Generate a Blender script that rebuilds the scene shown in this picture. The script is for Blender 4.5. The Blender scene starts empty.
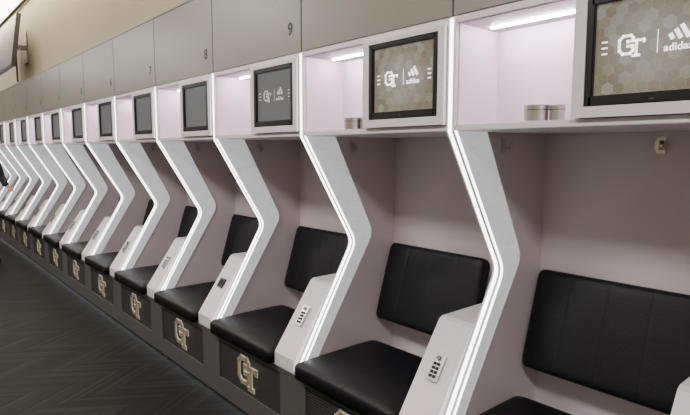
import bpy, bmesh, math, random
from mathutils import Vector, Matrix
random.seed(3)
C = bpy.context.scene.collection
# ------------------------------------------------------------ materials
def mat(name, col, rough=0.5, metal=0.0, emit=None, es=0.0, noise=None, bump=0.0, coat=0.0, spec=None):
    m = bpy.data.materials.new(name); m.use_nodes = True
    nt = m.node_tree; b = nt.nodes['Principled BSDF']
    b.inputs['Base Color'].default_value = (*col, 1)
    b.inputs['Roughness'].default_value = rough
    b.inputs['Metallic'].default_value = metal
    if coat: b.inputs['Coat Weight'].default_value = coat
    if spec is not None: b.inputs['Specular IOR Level'].default_value = spec
    if emit:
        b.inputs['Emission Color'].default_value = (*emit, 1)
        b.inputs['Emission Strength'].default_value = es
    if noise:
        scale, amt, stretch = noise
        tc = nt.nodes.new('ShaderNodeTexCoord'); mp = nt.nodes.new('ShaderNodeMapping')
        mp.inputs['Scale'].default_value = stretch
        n = nt.nodes.new('ShaderNodeTexNoise'); n.inputs['Scale'].default_value = scale
        n.inputs['Detail'].default_value = 6
        nt.links.new(tc.outputs['Object'], mp.inputs[0]); nt.links.new(mp.outputs[0], n.inputs['Vector'])
        r = nt.nodes.new('ShaderNodeMapRange')
        r.inputs['From Min'].default_value = .3; r.inputs['From Max'].default_value = .7
        r.inputs['To Min'].default_value = 1-amt; r.inputs['To Max'].default_value = 1+amt
        nt.links.new(n.outputs[0], r.inputs[0])
        mul = nt.nodes.new('ShaderNodeVectorMath'); mul.operation = 'SCALE'
        mul.inputs[0].default_value = col
        nt.links.new(r.outputs[0], mul.inputs['Scale'])
        nt.links.new(mul.outputs[0], b.inputs['Base Color'])
        if emit and es < 1:
            mu = nt.nodes.new('ShaderNodeMath'); mu.operation = 'MULTIPLY'; mu.inputs[1].default_value = es
            nt.links.new(r.outputs[0], mu.inputs[0]); nt.links.new(mu.outputs[0], b.inputs['Emission Strength'])
        if bump:
            bp = nt.nodes.new('ShaderNodeBump'); bp.inputs['Strength'].default_value = bump
            bp.inputs['Distance'].default_value = 0.004
            nt.links.new(n.outputs[0], bp.inputs['Height']); nt.links.new(bp.outputs[0], b.inputs['Normal'])
    return m
M = {}
M['white'] = mat('white_laminate', (.70,.655,.675), .38, noise=(3,.03,(1,1,1)))
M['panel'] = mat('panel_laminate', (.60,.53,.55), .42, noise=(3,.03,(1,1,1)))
M['niche'] = mat('niche_laminate', (.82,.69,.78), .45, noise=(3,.02,(1,1,1)))
M['led'] = mat('led_strip', (.9,.9,.9), .4, emit=(.95,.97,1.0), es=7.5)
M['nled'] = mat('niche_led', (.9,.9,.9), .4, emit=(1.0,.88,.98), es=130)
M['toeled'] = mat('toe_led', (.9,.9,.9), .4, emit=(.9,.95,1.0), es=4.0)
M['band'] = mat('brushed_band_glow', (.52,.54,.56), .33, .35, emit=(.94,.96,1.0), es=.48, noise=(26,.10,(1,1.0,4)), bump=.08)  # brushed metal band; wash from the edge LED put in as emission
M['door'] = mat('cabinet_door', (.215,.203,.170), .36, noise=(2,.05,(1,1,1)))
M['gap'] = mat('dark_gap', (.015,.014,.013), .8)
M['leather'] = mat('black_leather', (.004,.004,.006), .5, noise=(160,.25,(1,1,1)), bump=.2, spec=.28)
M['basegrey'] = mat('base_grey', (.12,.116,.106), .32, .3, noise=(3,.06,(1,1,1)))
M['bezel'] = mat('black_plastic', (.008,.008,.009), .3)
M['metal'] = mat('brushed_nickel', (.55,.53,.50), .28, 1.0)
M['darkmetal'] = mat('dark_metal', (.12,.11,.10), .35, .9)
M['gold'] = mat('gold_metal', (.50,.42,.24), .35, .4)
M['cream'] = mat('cream_enamel', (.78,.75,.66), .35)
M['wall'] = mat('beige_wall', (.42,.37,.28), .8, noise=(2,.03,(1,1,1)))
M['ceil'] = mat('ceiling_paint', (.55,.50,.42), .85, noise=(2,.03,(1,1,1)))
M['warm'] = mat('warm_lamp', (.9,.9,.8), .5, emit=(1.0,.88,.64), es=12)
M['lamp'] = mat('lamp_panel', (.9,.9,.9), .5, emit=(1.0,.95,.9), es=3.0)
M['logo_w'] = mat('logo_white', (.8,.8,.8), .5, emit=(1,1,1), es=1.7)
M['logo_d'] = mat('logo_dim', (.4,.4,.4), .5, emit=(.8,.82,.85), es=.4)
M['numb'] = mat('number_black', (.02,.02,.02), .5)
M['screen_dim'] = mat('screen_grey', (.05,.053,.056), .22, emit=(.5,.53,.56), es=.19)  # far monitors: LCD viewing-angle dimming put into the emission
M['screen_dk'] = mat('screen_dark', (.04,.042,.044), .22, emit=(.5,.5,.51), es=.21)

def nodes_math(nt):
    def mth(op, a, bb=None, cc=None):
        n = nt.nodes.new('ShaderNodeMath'); n.operation = op
        for i, x in enumerate((a, bb, cc)):
            if x is None: continue
            if isinstance(x, (int, float)): n.inputs[i].default_value = x
            else: nt.links.new(x, n.inputs[i])
        return n.outputs[0]
    return mth
def screen_gold():
    m = bpy.data.materials.new('screen_gold'); m.use_nodes = True
    nt = m.node_tree; b = nt.nodes['Principled BSDF']; mth = nodes_math(nt)
    tc = nt.nodes.new('ShaderNodeTexCoord')
    sp = nt.nodes.new('ShaderNodeSeparateXYZ'); nt.links.new(tc.outputs['Object'], sp.inputs[0])
    S = 1/.030
    px = mth('ADD', mth('MULTIPLY', sp.outputs[0], S), 50.0); py = mth('ADD', mth('MULTIPLY', sp.outputs[2], S/1.7320508), 50.0)
    def cell(ox):
        cx = mth('ADD', mth('FLOOR', mth('ADD', px, .5-ox)), ox) ; cy = mth('ADD', mth('FLOOR', mth('ADD', py, .5-ox)), ox)
        dx = mth('SUBTRACT', px, cx); dy = mth('MULTIPLY', mth('SUBTRACT', py, cy), 1.7320508)
        d = mth('ADD', mth('MULTIPLY', dx, dx), mth('MULTIPLY', dy, dy))
        hx = mth('ABSOLUTE', dx); hy = mth('ABSOLUTE', dy)
        hd = mth('MAXIMUM', hx, mth('ADD', mth('MULTIPLY', hx, .5), mth('MULTIPLY', hy, .8660254)))
        return cx, cy, d, hd
    A = cell(0.0); B = cell(.5)
    sel = mth('LESS_THAN', B[2], A[2])
    def mix(i):
        return mth('ADD', A[i], mth('MULTIPLY', sel, mth('SUBTRACT', B[i], A[i])))
    cm = nt.nodes.new('ShaderNodeCombineXYZ'); nt.links.new(mth('MULTIPLY',mix(0),2.0), cm.inputs[0]); nt.links.new(mth('MULTIPLY',mix(1),2.0), cm.inputs[1])
    wn = nt.nodes.new('ShaderNodeTexWhiteNoise'); nt.links.new(cm.outputs[0], wn.inputs['Vector'])
    edge = mth('GREATER_THAN', mix(3), .45)
    # the displayed artwork is a little lighter toward its middle
    r2 = mth('ADD', mth('MULTIPLY', mth('MULTIPLY', sp.outputs[0], sp.outputs[0]), 20.0), mth('MULTIPLY', mth('MULTIPLY', sp.outputs[2], sp.outputs[2]), 26.0))
    v = mth('ADD', mth('MULTIPLY', mth('POWER', wn.outputs[0], 3.0), .35), mth('MULTIPLY', edge, .10))
    v = mth('ADD', v, mth('MAXIMUM', mth('SUBTRACT', .42, r2), 0.0))
    r = nt.nodes.new('ShaderNodeValToRGB')
    r.color_ramp.elements[0].color = (.20,.175,.115,1); r.color_ramp.elements[1].color = (.55,.56,.51,1)
    nt.links.new(v, r.inputs[0])
    nt.links.new(r.outputs[0], b.inputs['Emission Color']); b.inputs['Emission Strength'].default_value = .85
    b.inputs['Base Color'].default_value = (.05,.04,.03,1); b.inputs['Roughness'].default_value = .25
    return m
M['screen_gold'] = screen_gold()

def mesh_panel():
    m = bpy.data.materials.new('perforated_black'); m.use_nodes = True
    nt = m.node_tree; b = nt.nodes['Principled BSDF']
    tc = nt.nodes.new('ShaderNodeTexCoord')
    w = nt.nodes.new('ShaderNodeTexWave'); w.bands_direction = 'Z'; w.inputs['Scale'].default_value = 22
    nt.links.new(tc.outputs['Object'], w.inputs['Vector'])
    r = nt.nodes.new('ShaderNodeValToRGB')
    r.color_ramp.elements[0].color = (.005,.005,.005,1); r.color_ramp.elements[1].color = (.045,.043,.04,1)
    nt.links.new(w.outputs[0], r.inputs[0]); nt.links.new(r.outputs[0], b.inputs['Base Color'])
    bp = nt.nodes.new('ShaderNodeBump'); bp.inputs['Strength'].default_value = .6; bp.inputs['Distance'].default_value = .005
    nt.links.new(w.outputs[0], bp.inputs['Height']); nt.links.new(bp.outputs[0], b.inputs['Normal'])
    b.inputs['Roughness'].default_value = .45
    return m
M['perf'] = mesh_panel()

def floor_mat():
    m = bpy.data.materials.new('herringbone_floor'); m.use_nodes = True
    nt = m.node_tree; b = nt.nodes['Principled BSDF']; mth = nodes_math(nt)
    N = nt.nodes.new; L = nt.links.new
    tc = N('ShaderNodeTexCoord'); sp = N('ShaderNodeSeparateXYZ'); L(tc.outputs['Object'], sp.inputs[0])
    col = mth('MULTIPLY', sp.outputs[0], 1/0.30)
    ci = mth('FLOOR', col)
    zig = mth('ABSOLUTE', mth('SUBTRACT', mth('FRACT', mth('MULTIPLY', col, .5)), .5))
    t = mth('MULTIPLY', mth('ADD', sp.outputs[1], mth('MULTIPLY', zig, .9)), 1/0.045)
    pi = mth('FLOOR', t); fr = mth('FRACT', t)
    cm = N('ShaderNodeCombineXYZ'); L(ci, cm.inputs[0]); L(pi, cm.inputs[1])
    wn = N('ShaderNodeTexWhiteNoise'); L(cm.outputs[0], wn.inputs['Vector'])
    grain = N('ShaderNodeTexNoise'); grain.inputs['Scale'].default_value = 60; L(tc.outputs['Object'], grain.inputs['Vector'])
    v = mth('ADD', mth('MULTIPLY', mth('POWER', wn.outputs[0], 2.2), .7), mth('MULTIPLY', grain.outputs[0], .3))
    edge = mth('GREATER_THAN', fr, .12)
    v = mth('MULTIPLY', v, edge)
    r = N('ShaderNodeValToRGB')
    r.color_ramp.elements[0].color = (.0012,.0012,.0012,1); r.color_ramp.elements[1].color = (.021,.0197,.0188,1)
    L(v, r.inputs[0]); L(r.outputs[0], b.inputs['Base Color'])
    b.inputs['Roughness'].default_value = .62
    b.inputs['Specular IOR Level'].default_value = .14
    return m
M['floor'] = floor_mat()

# ------------------------------------------------------------ mesh builder
class MB:
    def __init__(s): s.bm = bmesh.new(); s.mats = []
    def mi(s, k):
        if k not in s.mats: s.mats.append(k)
        return s.mats.index(k)
    def box(s, x0,x1,y0,y1,z0,z1, k, bev=0, mtx=None):
        b = bmesh.new(); bmesh.ops.create_cube(b, size=1)
        for v in b.verts:
            v.co = Vector(((v.co.x+.5)*(x1-x0)+x0, (v.co.y+.5)*(y1-y0)+y0, (v.co.z+.5)*(z1-z0)+z0))
        if bev: bmesh.ops.bevel(b, geom=b.edges[:], offset=bev, segments=2, affect='EDGES')
        s.add(b, k, mtx)
    def add(s, b, k, mtx=None, smooth=False):
        i = s.mi(k)
        if mtx: bmesh.ops.transform(b, matrix=mtx, verts=b.verts)
        bmesh.ops.recalc_face_normals(b, faces=b.faces)
        for f in b.faces: f.material_index = i; f.smooth = smooth
        me = bpy.data.meshes.new('t'); b.to_mesh(me); b.free()
        s.bm.from_mesh(me); bpy.data.meshes.remove(me)
    def prism(s, pts, x0, x1, k):
        cl = []
        for p in pts:
            if not cl or (Vector(p)-Vector(cl[-1])).length > 1e-4: cl.append(p)
        pts = cl
        b = bmesh.new()
        a = [b.verts.new((x0,p[0],p[1])) for p in pts]; c = [b.verts.new((x1,p[0],p[1])) for p in pts]
        f1 = b.faces.new(a); f2 = b.faces.new(c[::-1])
        n = len(pts)
        for i in range(n): b.faces.new((a[i], c[i], c[(i+1)%n], a[(i+1)%n]))
        b.normal_update()
        bmesh.ops.triangulate(b, faces=[f for f in b.faces if len(f.verts)>4], ngon_method='EAR_CLIP')
        s.add(b, k)
    def ribbon(s, A, B, x0, x1, k):
        for i in range(len(A)-1):
            if (Vector(A[i])-Vector(A[i+1])).length < 1e-4: continue
            s.prism([A[i], A[i+1], B[i+1], B[i]], x0, x1, k)
    def cyl(s, c, r, h, k, axis='Z', seg=32, r2=None):
        b = bmesh.new(); bmesh.ops.create_cone(b, cap_ends=True, segments=seg, radius1=r, radius2=r if r2 is None else r2, depth=h)
        m = Matrix.Translation(c)
        if axis == 'Y': m = m @ Matrix.Rotation(math.pi/2, 4, 'X')
        if axis == 'X': m = m @ Matrix.Rotation(math.pi/2, 4, 'Y')
        s.add(b, k, m, smooth=False)
    def mesh(s, name):
        me = bpy.data.meshes.new(name); s.bm.to_mesh(me); s.bm.free()
        for k in s.mats: me.materials.append(M[k])
        return me
def obj(name, me, loc=(0,0,0), parent=None, rot=None):
    o = bpy.data.objects.new(name, me); C.objects.link(o); o.location = loc
    if parent: o.parent = parent
    if rot: o.rotation_euler = rot
    return o
def empty(name, loc):
    o = bpy.data.objects.new(name, None); C.objects.link(o); o.location = loc; o.empty_display_size = .2
    return o

# ------------------------------------------------------------ layout constants
P = 0.9; X0 = -1.236; YF = 1.557; YB = 2.175
SH = 1.64; CT = 2.03; K0, K1 = -3, 16
YS = 1.52; BZ = .446

def arc(a, c, b, t=.05, n=5):
    a,c,b = Vector(a),Vector(c),Vector(b)
    p = c+(a-c).normalized()*t; q = c+(b-c).normalized()*t
    return [tuple((1-u)**2*p+2*u*(1-u)*c+u*u*q) for u in [i/n for i in range(n+1)]]
EZ = BZ+.012
OUT = [(YF,SH)] + arc((YF,SH),(1.885,1.09),(1.515,EZ)) + [(1.515,EZ)]
INN = [(1.745,SH)] + arc((1.745,SH),(2.01,1.13),(1.585,EZ)) + [(1.585,EZ)]

mb = MB()
mb.prism(OUT + [(YB,EZ),(YB,SH)], -.018, .02, 'panel')
mb.box(-.018,.02, YF,YB, SH,CT, 'white')
divider = mb.mesh('divider')
mb = MB()
def offs(pl, d):
    r = []
    for i,p in enumerate(pl):
        a = Vector(pl[max(0,i-1)]); b = Vector(pl[min(len(pl)-1,i+1)])
        t = (b-a).normalized(); n = Vector((t.y, -t.x))
        if n.x > 0: n = -n
        r.append(tuple(Vector(p)+n*d))
    return r
full = [(YF,CT)] + OUT
mb.ribbon(full, offs(full,.005), -.008, .008, 'led')
mb.ribbon(full, offs(full,.004), -.0175, -.008, 'white')
mb.ribbon(full, offs(full,.004), .008, .0195, 'white')
led = mb.mesh('led')
mb = MB()
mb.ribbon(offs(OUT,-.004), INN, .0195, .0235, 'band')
mb.ribbon(INN, offs(INN,-.006), .0195, .026, 'white')
mb.ribbon(offs(OUT,.001), offs(OUT,-.005), .0195, .0255, 'led')
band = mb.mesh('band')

mb = MB()
mb.box(.02,.88, YB,YB+.02, 0,SH, 'panel')
mb.box(.02,.882, YF,YB, SH,SH+.022, 'white', .002)
mb.box(.02,.882, YF,YB, CT-.015,CT, 'white')
mb.box(.02,.45, 1.80,1.815, SH+.022,CT-.015, 'niche')
mb.box(.02,.024, YF+.012,1.80, SH+.022,CT-.015, 'niche')
mb.box(.024,.45, YF+.012,1.80, CT-.018,CT-.015, 'niche')
carc = mb.mesh('carcass')
mb = MB(); mb.box(.06,.43, 1.70,1.710, CT-.024,CT-.018, 'nled'); nled = mb.mesh('niche_light')
mb = MB()
a,b_ = .453,.88; z0,z1 = SH+.024, CT-.017
sx0,sx1,sz0,sz1 = .488,.85, 1.695,1.995
mb.box(a,sx0,YF-.018,1.80,z0,z1,'white'); mb.box(sx1,b_,YF-.018,1.80,z0,z1,'white')
mb.box(sx0,sx1,YF-.018,1.80,z0,sz0,'white'); mb.box(sx0,sx1,YF-.018,1.80,sz1,z1,'white')
mb.box(sx0,sx1,YF+.03,YF+.04,sz0,sz1,'bezel')
housing = mb.mesh('monitor_housing')
mb = MB()
def hook(mb, x, y, side):
    if side:
        mb.box(x, x+.006, y-.014,y+.014, 1.56,1.62,'metal',.002)
        mb.box(x+.004,x+.04, y-.006,y+.006,1.574,1.584,'metal',.002)
        mb.box(x+.032,x+.042, y-.006,y+.006,1.574,1.606,'metal',.002)
    else:
        mb.box(x-.016,x+.016, y-.006,y, 1.56,1.62,'metal',.002)
        mb.box(x-.007,x+.007, y-.045,y-.004,1.572,1.583,'metal',.002)
        mb.box(x-.007,x+.007, y-.047,y-.037,1.572,1.605,'metal',.002)
        mb.cyl((x,y-.01,1.60),.008,.012,'darkmetal','Y',16)
hook(mb,.02,1.86,True); hook(mb,.48,YB,False); hook(mb,.80,YB,False)
hooks = mb.mesh('coat_hooks')
mb = MB()
mb.box(.0,.9, YS+.045,YB, .0,.06,'gap')
mb.box(.0,.9, YS+.02,YB, .055,BZ,'basegrey')
px0,px1,pz0,pz1 = .06,.735,.165,.41
mb.box(.0,px0, YS,YS+.02, .05,BZ,'basegrey'); mb.box(px1,.9,YS,YS+.02,.05,BZ,'basegrey')
mb.box(px0,px1,YS,YS+.02,.05,pz0,'basegrey'); mb.box(px0,px1,YS,YS+.02,pz1,BZ,'basegrey')
mb.box(px0,px1,YS+.008,YS+.013,pz0,pz1,'perf')
mb.box(-.0,.9,YS-.010,YB,BZ,BZ+.012,'white',.001)
mb.box(.0,.9,YS+.03,YS+.043,.030,.042,'toeled')
base = mb.mesh('bench_base')

def pad(w, d, h, base, seams=(), wid=.004, p=14):
    us = sorted(set([-1,-.985,-.96,-.92,-.86,.86,.92,.96,.985,1] + [round(-.8+i*.04,4) for i in range(41)] +
          [s+e for s in seams for e in (-.02,-.008,0,.008,.02)]))
    vs = [-1,-.98,-.95,-.9,-.8,-.6,-.4,-.2,0,.2,.4,.6,.8,.9,.95,.98,1]
    b = bmesh.new(); G = []
    for u in us:
        row = []
        for v in vs:
            e = (max(0,1-abs(u)**p)*max(0,1-abs(v)**p))**.45
            crown = 1-.10*(u*u+v*v)
            z = base + (h-base)*e*crown
            for s in seams: z -= wid*math.exp(-((u-s)/.010)**2)*e
            x, y = u*w/2, v*d/2
            r = .03
            cx, cy = w/2-r, d/2-r
            if abs(x)>cx and abs(y)>cy:
                dx,dy = abs(x)-cx, abs(y)-cy; m_=max(dx,dy); l=math.hypot(dx,dy)
                if l>0: x = math.copysign(cx+dx*m_/l, x); y = math.copysign(cy+dy*m_/l, y)
            row.append(b.verts.new((x,y,z)))
        G.append(row)
    for i in range(len(us)-1):
        for j in range(len(vs)-1):
            b.faces.new((G[i][j],G[i+1][j],G[i+1][j+1],G[i][j+1]))
    edge = [e for e in b.edges if len(e.link_faces)==1]
    r = bmesh.ops.extrude_edge_only(b, edges=edge)
    for v in r['geom']:
        if isinstance(v, bmesh.types.BMVert): v.co.z = 0
    bmesh.ops.holes_fill(b, edges=[e for e in b.edges if len(e.link_faces)==1])
    return b
mb = MB(); mb.add(pad(.685,.55,.085,.055,seams=(0,),wid=.001), 'leather', None, True); seatm = mb.mesh('seat_cushion')
mb = MB(); mb.add(pad(.63,.425,.060,.035,seams=(-.5,0,.5),wid=.0014), 'leather', None, True); backm = mb.mesh('back_cushion')
mb = MB()
c0 = (YS-.015, BZ+.075); c1 = (1.745,.868)
prof = [(YS-.015,BZ+.012),c0,c1,(1.765,.877),(YB,.877),(YB,BZ+.012)]
mb.prism(prof, .712,.882,'white')
console = mb.mesh('armrest_console')
sl = (c1[1]-c0[1])/(c1[0]-c0[0]); tilt = math.atan(sl)
mb = MB()
mb.box(-.026,.026,-.055,.055,0,.012,'metal',.003)
for i in range(4):
    for j in range(2):
        mb.box(-.016+j*.018,-.002+j*.018,-.042+i*.017,-.030+i*.017,.011,.015,'gap',.001)
mb.cyl((0,.040,.014),.010,.008,'darkmetal')
keypad = mb.mesh('keypad_lock')
mb = MB()
mb.box(-.033,.033,-.033,.033,0,.012,'bezel',.003); mb.box(-.024,.024,-.024,.024,.011,.014,'gap',.001)
keypad2 = mb.mesh('card_reader')

def stroke(mb, pts, w, z0, z1, k, s=1, ox=0, oz=0, y0=0):
    for i in range(len(pts)-1):
        a = Vector(pts[i])*s; c = Vector(pts[i+1])*s
        t = (c-a); L = t.length; t.normalize()
        ang = math.atan2(t.y,t.x); m = (a+c)/2
        mt = Matrix.Translation((m.x+ox, 0, m.y+oz)) @ Matrix.Rotation(-ang,4,'Y')
        mb.box(-L/2-w*.42, L/2+w*.42, y0-z1, y0-z0, -w/2, w/2, k, 0, mt)
Gp = [(.30,.22),(.30,.36),(.18,.5),(-.22,.5),(-.42,.30),(-.42,-.26),(-.22,-.46),(.16,-.46),(.30,-.32),(.30,-.06),(.02,-.06)]
T1 = [(.02,.16),(.02,.20),(.86,.20),(.86,.10)]
T2 = [(.48,.2),(.48,-.58)]; T3 = [(.32,-.60),(.64,-.60)]
def gt(mb, s, th, ox, oz, y0, kin, kout=None):
    ox -= .2*s
    if kout:
        for q in (Gp,T1,T2,T3): stroke(mb,q,th+.010*(s/.15),0,.006,kout,s,ox,oz,y0)
        for q in (Gp,T1,T2,T3): stroke(mb,q,th,.006,.009,kin,s,ox,oz,y0)
    else:
        for q in (Gp,T1,T2,T3): stroke(mb,q,th,0,.0012,kin,s,ox,oz,y0)
mb = MB(); gt(mb,.150,.019,.390,.296,YS+.008,'gold','cream'); badge = mb.mesh('monogram_badge')

def text_mesh(body, size, bold=.012):
    cu = bpy.data.curves.new('t','FONT'); cu.body = body; cu.size = size; cu.extrude = .0006; cu.offset = size*bold
    cu.align_x = 'CENTER'
    o = bpy.data.objects.new('t',cu); C.objects.link(o)
    dg = bpy.context.evaluated_depsgraph_get()
    me = bpy.data.meshes.new_from_object(o.evaluated_get(dg)); bpy.data.objects.remove(o)
    return me
def screen_art(k):
    mb = MB()
    gt(mb,.049,.0072,-.062,.008,0,k)
    mb.box(.003,.0045,-.0012,0,-.022,.038,k)
    for i in range(3):
        L = .016+.011*i
        mt = Matrix.Translation((.036+.0155*i,0,.008+L/2*.9)) @ Matrix.Rotation(math.radians(-28),4,'Y')
        mb.box(-.0052,.0052,-.0012,0,-L/2,L/2,k,0,mt)
    for sx in (-.132,.134):
        for i in range(3):
            mb.box(sx-.008,sx+.008,-.0012,0,-.010+.016*i,-.006+.016*i,k)
    me0 = text_mesh('adidas',.027)
    b = bmesh.new(); b.from_mesh(me0)
    mb.add(b,k,Matrix.Translation((.052,-.0006,-.020)) @ Matrix.Rotation(math.pi/2,4,'X'))
    return mb.mesh('screen_graphics')
artW = screen_art('logo_w'); artD = screen_art('logo_d')

def monitor_mesh(sk):
    mb = MB()
    w,h,t = .180,.149,.028
    mb.box(-w,-w+t*.8,-.022,.02,-h,h,'bezel',.003); mb.box(w-t*.8,w,-.022,.02,-h,h,'bezel',.003)
    mb.box(-w+.01,w-.01,-.022,.02,h-t*.75,h,'bezel',.003); mb.box(-w+.01,w-.01,-.022,.02,-h,-h+t,'bezel',.003)
    mb.box(-w+.01,w-.01,-.010,.015,-h+.01,h-.01,sk)
    mb.box(-.006,.006,-.0235,-.021,-h+.008,-h+.013,'darkmetal')
    return mb.mesh('monitor_body')
monG, monD, monFar = monitor_mesh('screen_gold'), monitor_mesh('screen_dk'), monitor_mesh('screen_dim')

def cab_mesh():
    mb = MB()
    mb.box(.001,.899, YF+.02,YB, 2.032,2.515,'gap')
    mb.box(.0035,.8965, YF,YF+.02, 2.04,2.512,'door',.0015)
    mb.box(.0,.9,YF-.001,YB,2.515,2.53,'door')
    mb.box(.0,.9,YF+.004,YF+.02,2.031,2.038,'white')
    mb.box(.87,.874,YF-.004,YF,2.10,2.105,'metal')
    return mb.mesh('cabinet_body')
cabm = cab_mesh()

for k in range(K0, K1+1):
    x = X0 - P*k
    E = empty('locker', (x,0,0))
    obj('divider_panel', divider, parent=E); obj('divider_led', led, parent=E); obj('divider_glow_band', band, parent=E)
    obj('carcass', carc, parent=E); obj('niche_led', nled, parent=E); obj('monitor_housing', housing, parent=E)
    obj('coat_hooks', hooks, parent=E); obj('bench_base', base, parent=E); obj('monogram_badge', badge, parent=E)
    obj('seat_cushion', seatm, (.364, 1.745, BZ+.012), E)
    obj('back_cushion', backm, (.346, 2.125, .846), E, (math.radians(73),0,0))
    obj('armrest_console', console, parent=E)
    def on(t): return (.797, c0[0]+t*(c1[0]-c0[0]), c0[1]+t*(c1[1]-c0[1]))
    if k == 3: obj('card_reader', keypad2, on(.55), E, (tilt,0,0))
    else: obj('keypad_lock', keypad, on(.53), E, (tilt,0,0))
    me = monG if k <= 1 else (monD if k == 2 else monFar)  # farther screens get dimmer material copies, imitating LCD viewing angle
    MO = obj('computer_monitor', me, (x+.669, YF+.004, 1.845))
    if k <= 2:
        obj('screen_graphics', artW if k<=1 else artD, (0,-.0105,.0), MO)
    CB = obj('overhead_cabinet', cabm, (x,0,0))
    if 11-k >= 1:
        tm = text_mesh(str(11-k), .085, .02); tm.materials.append(M['numb'])
        obj('number', tm, (.810, YF-.0008, 2.130), CB, (math.pi/2,0,0))
    if k == K0: obj('end_panel', divider, (.9,0,0), E)

def tin(name, x, y, r, h):
    mb = MB()
    z = SH+.0225
    mb.cyl((0,0,h*.36),r,h*.72,'metal',seg=48); mb.cyl((0,0,h*.86),r*1.03,h*.28,'metal',seg=48)
    mb.cyl((0,0,h*.72),r*1.04,.002,'darkmetal',seg=48)
    obj(name, mb.mesh('tin'), (x,y,z))
for k in (0,1):
    tin('metal_tin', X0-P*k+.290, 1.63, .038, .054)
    tin('metal_tin', X0-P*k+.352, 1.65, .024, .052)

# ------------------------------------------------------------ room
XL, XR, YN, H = -17.2, 2.6, -3.2, 3.55
def rbox(name, *a):
    mb = MB(); k = a[-1]; mb.box(*a[:-1], k); return obj(name, mb.mesh(name))
rbox('floor', XL,XR,YN,2.4,-.05,0,'floor')
rbox('ceiling', XL,XR,YN,2.4,H,H+.05,'ceil')
rbox('wall_back', XL,XR,2.2,2.3,0,H,'wall')
rbox('wall_upper_soffit', XL,XR,1.60,2.199,2.531,H,'wall')
rbox('wall_left', XL-.1,XL,YN,2.3,0,H,'wall')
rbox('wall_right', XR,XR+.1,YN,2.3,0,H,'wall')
rbox('wall_front', XL,XR,YN-.1,YN,0,H,'wall')
rbox('trim_1', XL,XR,1.585,1.60,H-.05,H,'ceil')
mb = MB(); mb.box(-14.0,0,1.22,1.54,H-.03,H-.001,'warm'); mb.box(-14.02,.02,1.20,1.22,H-.05,H-.001,'metal'); mb.box(-14.02,.02,1.54,1.55,H-.032,H-.001,'metal')
obj('linear_ceiling_lamp', mb.mesh('linear_ceiling_lamp'))
for x in (1,-2.6,-6.2,-9.8,-13.4):
    mb = MB(); mb.box(-.6,.6,-.3,.3,-.02,0,'lamp'); mb.box(-.63,.63,-.33,-.3,-.03,0,'white'); mb.box(-.63,.63,.3,.33,-.03,0,'white')
    mb.box(-.63,-.6,-.33,.33,-.03,0,'white'); mb.box(.6,.63,-.33,.33,-.03,0,'white')
    L = obj('ceiling_lamp', mb.mesh('ceiling_lamp'), (x,-.9,H))
    li = bpy.data.lights.new('area','AREA'); li.shape='RECTANGLE'; li.size=1.2; li.size_y=.6; li.energy=108; li.color=(1,.96,.95)
    lo = bpy.data.objects.new('lamp_light', li); C.objects.link(lo); lo.parent = L; lo.location=(0,0,-.05)

TV = empty('television', (-8.50,1.38,2.95))
mb = MB()
mb.box(-.60,.60,-.02,.03,-.33,.33,'bezel',.006); mb.box(-.58,.58,-.022,-.018,-.31,.32,'screen_dim')
mb.box(-.3,.3,.03,.06,-.18,.16,'bezel',.01)
obj('tv_body', mb.mesh('tv_body'), parent=TV, rot=(math.radians(-8),0,0))
mb = MB()
mb.box(-.12,.12,.205,.219,-.2,.2,'darkmetal'); mb.box(-.03,.03,.05,.21,-.03,.03,'darkmetal'); mb.box(-.10,.10,.05,.075,-.15,.15,'darkmetal')
mb.box(.2,.22,.05,.07,-.48,-.15,'gap')
obj('wall_arm', mb.mesh('wall_arm'), parent=TV)

# ------------------------------------------------------------ person
M['skin'] = mat('skin', (.50,.30,.22), .5); M['cloth'] = mat('black_cloth', (.012,.012,.015), .8, noise=(60,.3,(1,1,1)))
M['trous'] = mat('dark_trousers', (.02,.02,.025), .85); M['hair'] = mat('dark_hair', (.015,.01,.008), .6); M['shoe'] = mat('black_shoe', (.01,.01,.01), .4)
M['eye'] = mat('eye_white',(.7,.7,.7),.3)
PE = empty('person', (-9.0,1.055,0))
def skin(name, verts, edges, rad, k, root=0, sub=2):
    me = bpy.data.meshes.new(name); me.from_pydata(verts,edges,[]); o = obj(name, me, parent=PE)
    me.materials.append(M[k])
    o.modifiers.new('s','SKIN'); o.modifiers['s'].use_smooth_shade = True
    for i,r in enumerate(rad):
        r = r if isinstance(r,tuple) else (r,r)
        me.skin_vertices[0].data[i].radius = r
    me.skin_vertices[0].data[root].use_root = True
    sb = o.modifiers.new('u','SUBSURF'); sb.levels = sub; sb.render_levels = sub
    return o
V = [(0,0,.98),(0,0,1.12),(0,0,1.28),(0,0,1.42),(-.01,0,1.50),
     (0,.17,1.44),(.0,.23,1.20),(.13,.27,1.07),
     (0,-.17,1.44),(-.02,-.24,1.17),(.04,-.26,.93)]
skin('jacket', V, [(0,1),(1,2),(2,3),(3,4),(3,5),(5,6),(6,7),(3,8),(8,9),(9,10)],
     [(.12,.16),(.11,.145),(.12,.16),(.11,.15),.06,.065,.052,.04,.065,.052,.04],'cloth')
skin('trousers', [(0,0,.96),(0,.09,.88),(.01,.10,.50),(-.02,.11,.09),(0,-.09,.88),(.01,-.10,.50),(-.02,-.11,.09)],
     [(0,1),(1,2),(2,3),(0,4),(4,5),(5,6)],[(.12,.15),.095,.065,.05,.095,.065,.05],'trous')
for s in (1,-1):
    skin('shoe',[(-.07,s*.11,.05),(.05,s*.115,.045),(.16,s*.12,.035)],[(0,1),(1,2)],[.045,.045,.033],'shoe',sub=2)
skin('neck',[(-.01,0,1.46),(0,0,1.57)],[(0,1)],[.058,.056],'skin')
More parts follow.
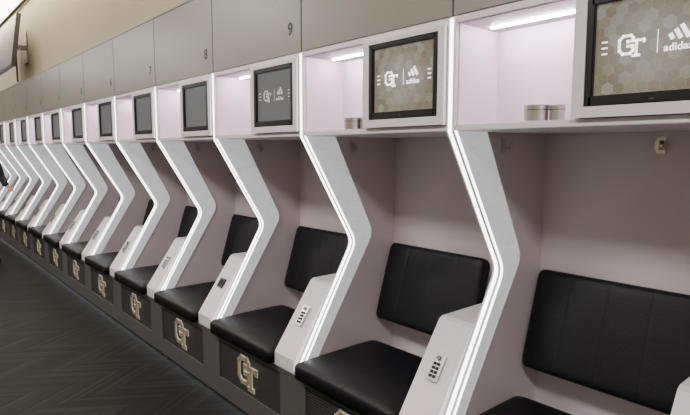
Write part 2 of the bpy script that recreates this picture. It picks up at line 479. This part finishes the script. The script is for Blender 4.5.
b = bmesh.new(); bmesh.ops.create_uvsphere(b,u_segments=32,v_segments=24,radius=1)
for v in b.verts:
    x_,y_,z_ = v.co
    w = .075*(1-.25*max(0,-z_)**1.5)
    nx = .098*x_
    if x_>0: nx += .022*math.exp(-((y_/.16)**2+((z_+.12)/.16)**2)) - .006*math.exp(-(((abs(y_)-.4)/.16)**2+((z_-.05)/.12)**2))+.006*math.exp(-((y_/.3)**2+((z_+.5)/.07)**2))
    v.co = Vector((nx, w*y_, .118*z_))
mb = MB(); mb.add(b,'skin',None,True)
for s in (1,-1):
    b = bmesh.new(); bmesh.ops.create_uvsphere(b,u_segments=12,v_segments=10,radius=1); mb.add(b,'skin',Matrix.Translation((0,s*.076,-.01))@Matrix.Diagonal((.018,.008,.03,1)),True)
    b = bmesh.new(); bmesh.ops.create_uvsphere(b,u_segments=12,v_segments=10,radius=.011); mb.add(b,'eye',Matrix.Translation((.082,s*.03,.006)),True)
    b = bmesh.new(); bmesh.ops.create_uvsphere(b,u_segments=12,v_segments=10,radius=.006); mb.add(b,'hair',Matrix.Translation((.090,s*.03,.006)),True)
mb.box(.084,.092,-.024,.024,-.066,-.060,'skin',.002)
b = bmesh.new(); bmesh.ops.create_uvsphere(b,u_segments=32,v_segments=24,radius=1)
for v in b.verts:
    if v.co.x>.35 and v.co.z<.5: v.co.x = .3
    if v.co.z < -.45: v.co.z = -.45
mb.add(b,'hair',Matrix.Translation((-.012,0,.016))@Matrix.Diagonal((.1,.083,.118,1)),True)
obj('head', mb.mesh('head'), (.015,0,1.665), PE)
def hand(base, d, up, side):
    d = Vector(d).normalized(); up=Vector(up).normalized(); s = d.cross(up).normalized()*side
    B = Vector(base)
    vs=[B, B+d*.045, B+d*.085]; ed=[(0,1),(1,2)]; rd=[(.026,.022),(.036,.018),(.036,.016)]
    skin('palm',[tuple(v) for v in vs],ed,rd,'skin')
    for i,(o,l) in enumerate(((-.028,.065),(-.010,.075),(.009,.070),(.027,.055))):
        r0=B+d*.075+s*o; r1=r0+d*l*.45-up*.006; r2=r1+d*l*.3-up*.016; r3=r2+d*l*.15-up*.022
        skin('finger',[tuple(r0),tuple(r1),tuple(r2),tuple(r3)],[(0,1),(1,2),(2,3)],[.0095,.009,.008,.007],'skin')
    r0=B+d*.03-s*.028; r1=r0+d*.03-s*.022; r2=r1+d*.03-s*.006-up*.006
    skin('thumb',[tuple(r0),tuple(r1),tuple(r2)],[(0,1),(1,2)],[.012,.011,.009],'skin')
hand((.13,.27,1.07),(.8,.25,-.15),(0,.2,1),1)
hand((.04,-.26,.93),(.15,0,-1),(0,-1,0),-1)

# ------------------------------------------------------------ world + camera
w = bpy.data.worlds.new('world'); bpy.context.scene.world = w; w.use_nodes = True
w.node_tree.nodes['Background'].inputs[0].default_value = (.5,.5,.5,1); w.node_tree.nodes['Background'].inputs[1].default_value = .05
cd = bpy.data.cameras.new('camera'); cam = bpy.data.objects.new('camera', cd); C.objects.link(cam)
cam.location = (0,0,1.57); cam.rotation_euler = (math.radians(84),0,math.radians(49.4)); cd.lens = 28.17; cd.sensor_width = 36; cd.clip_start=.02
bpy.context.scene.camera = cam
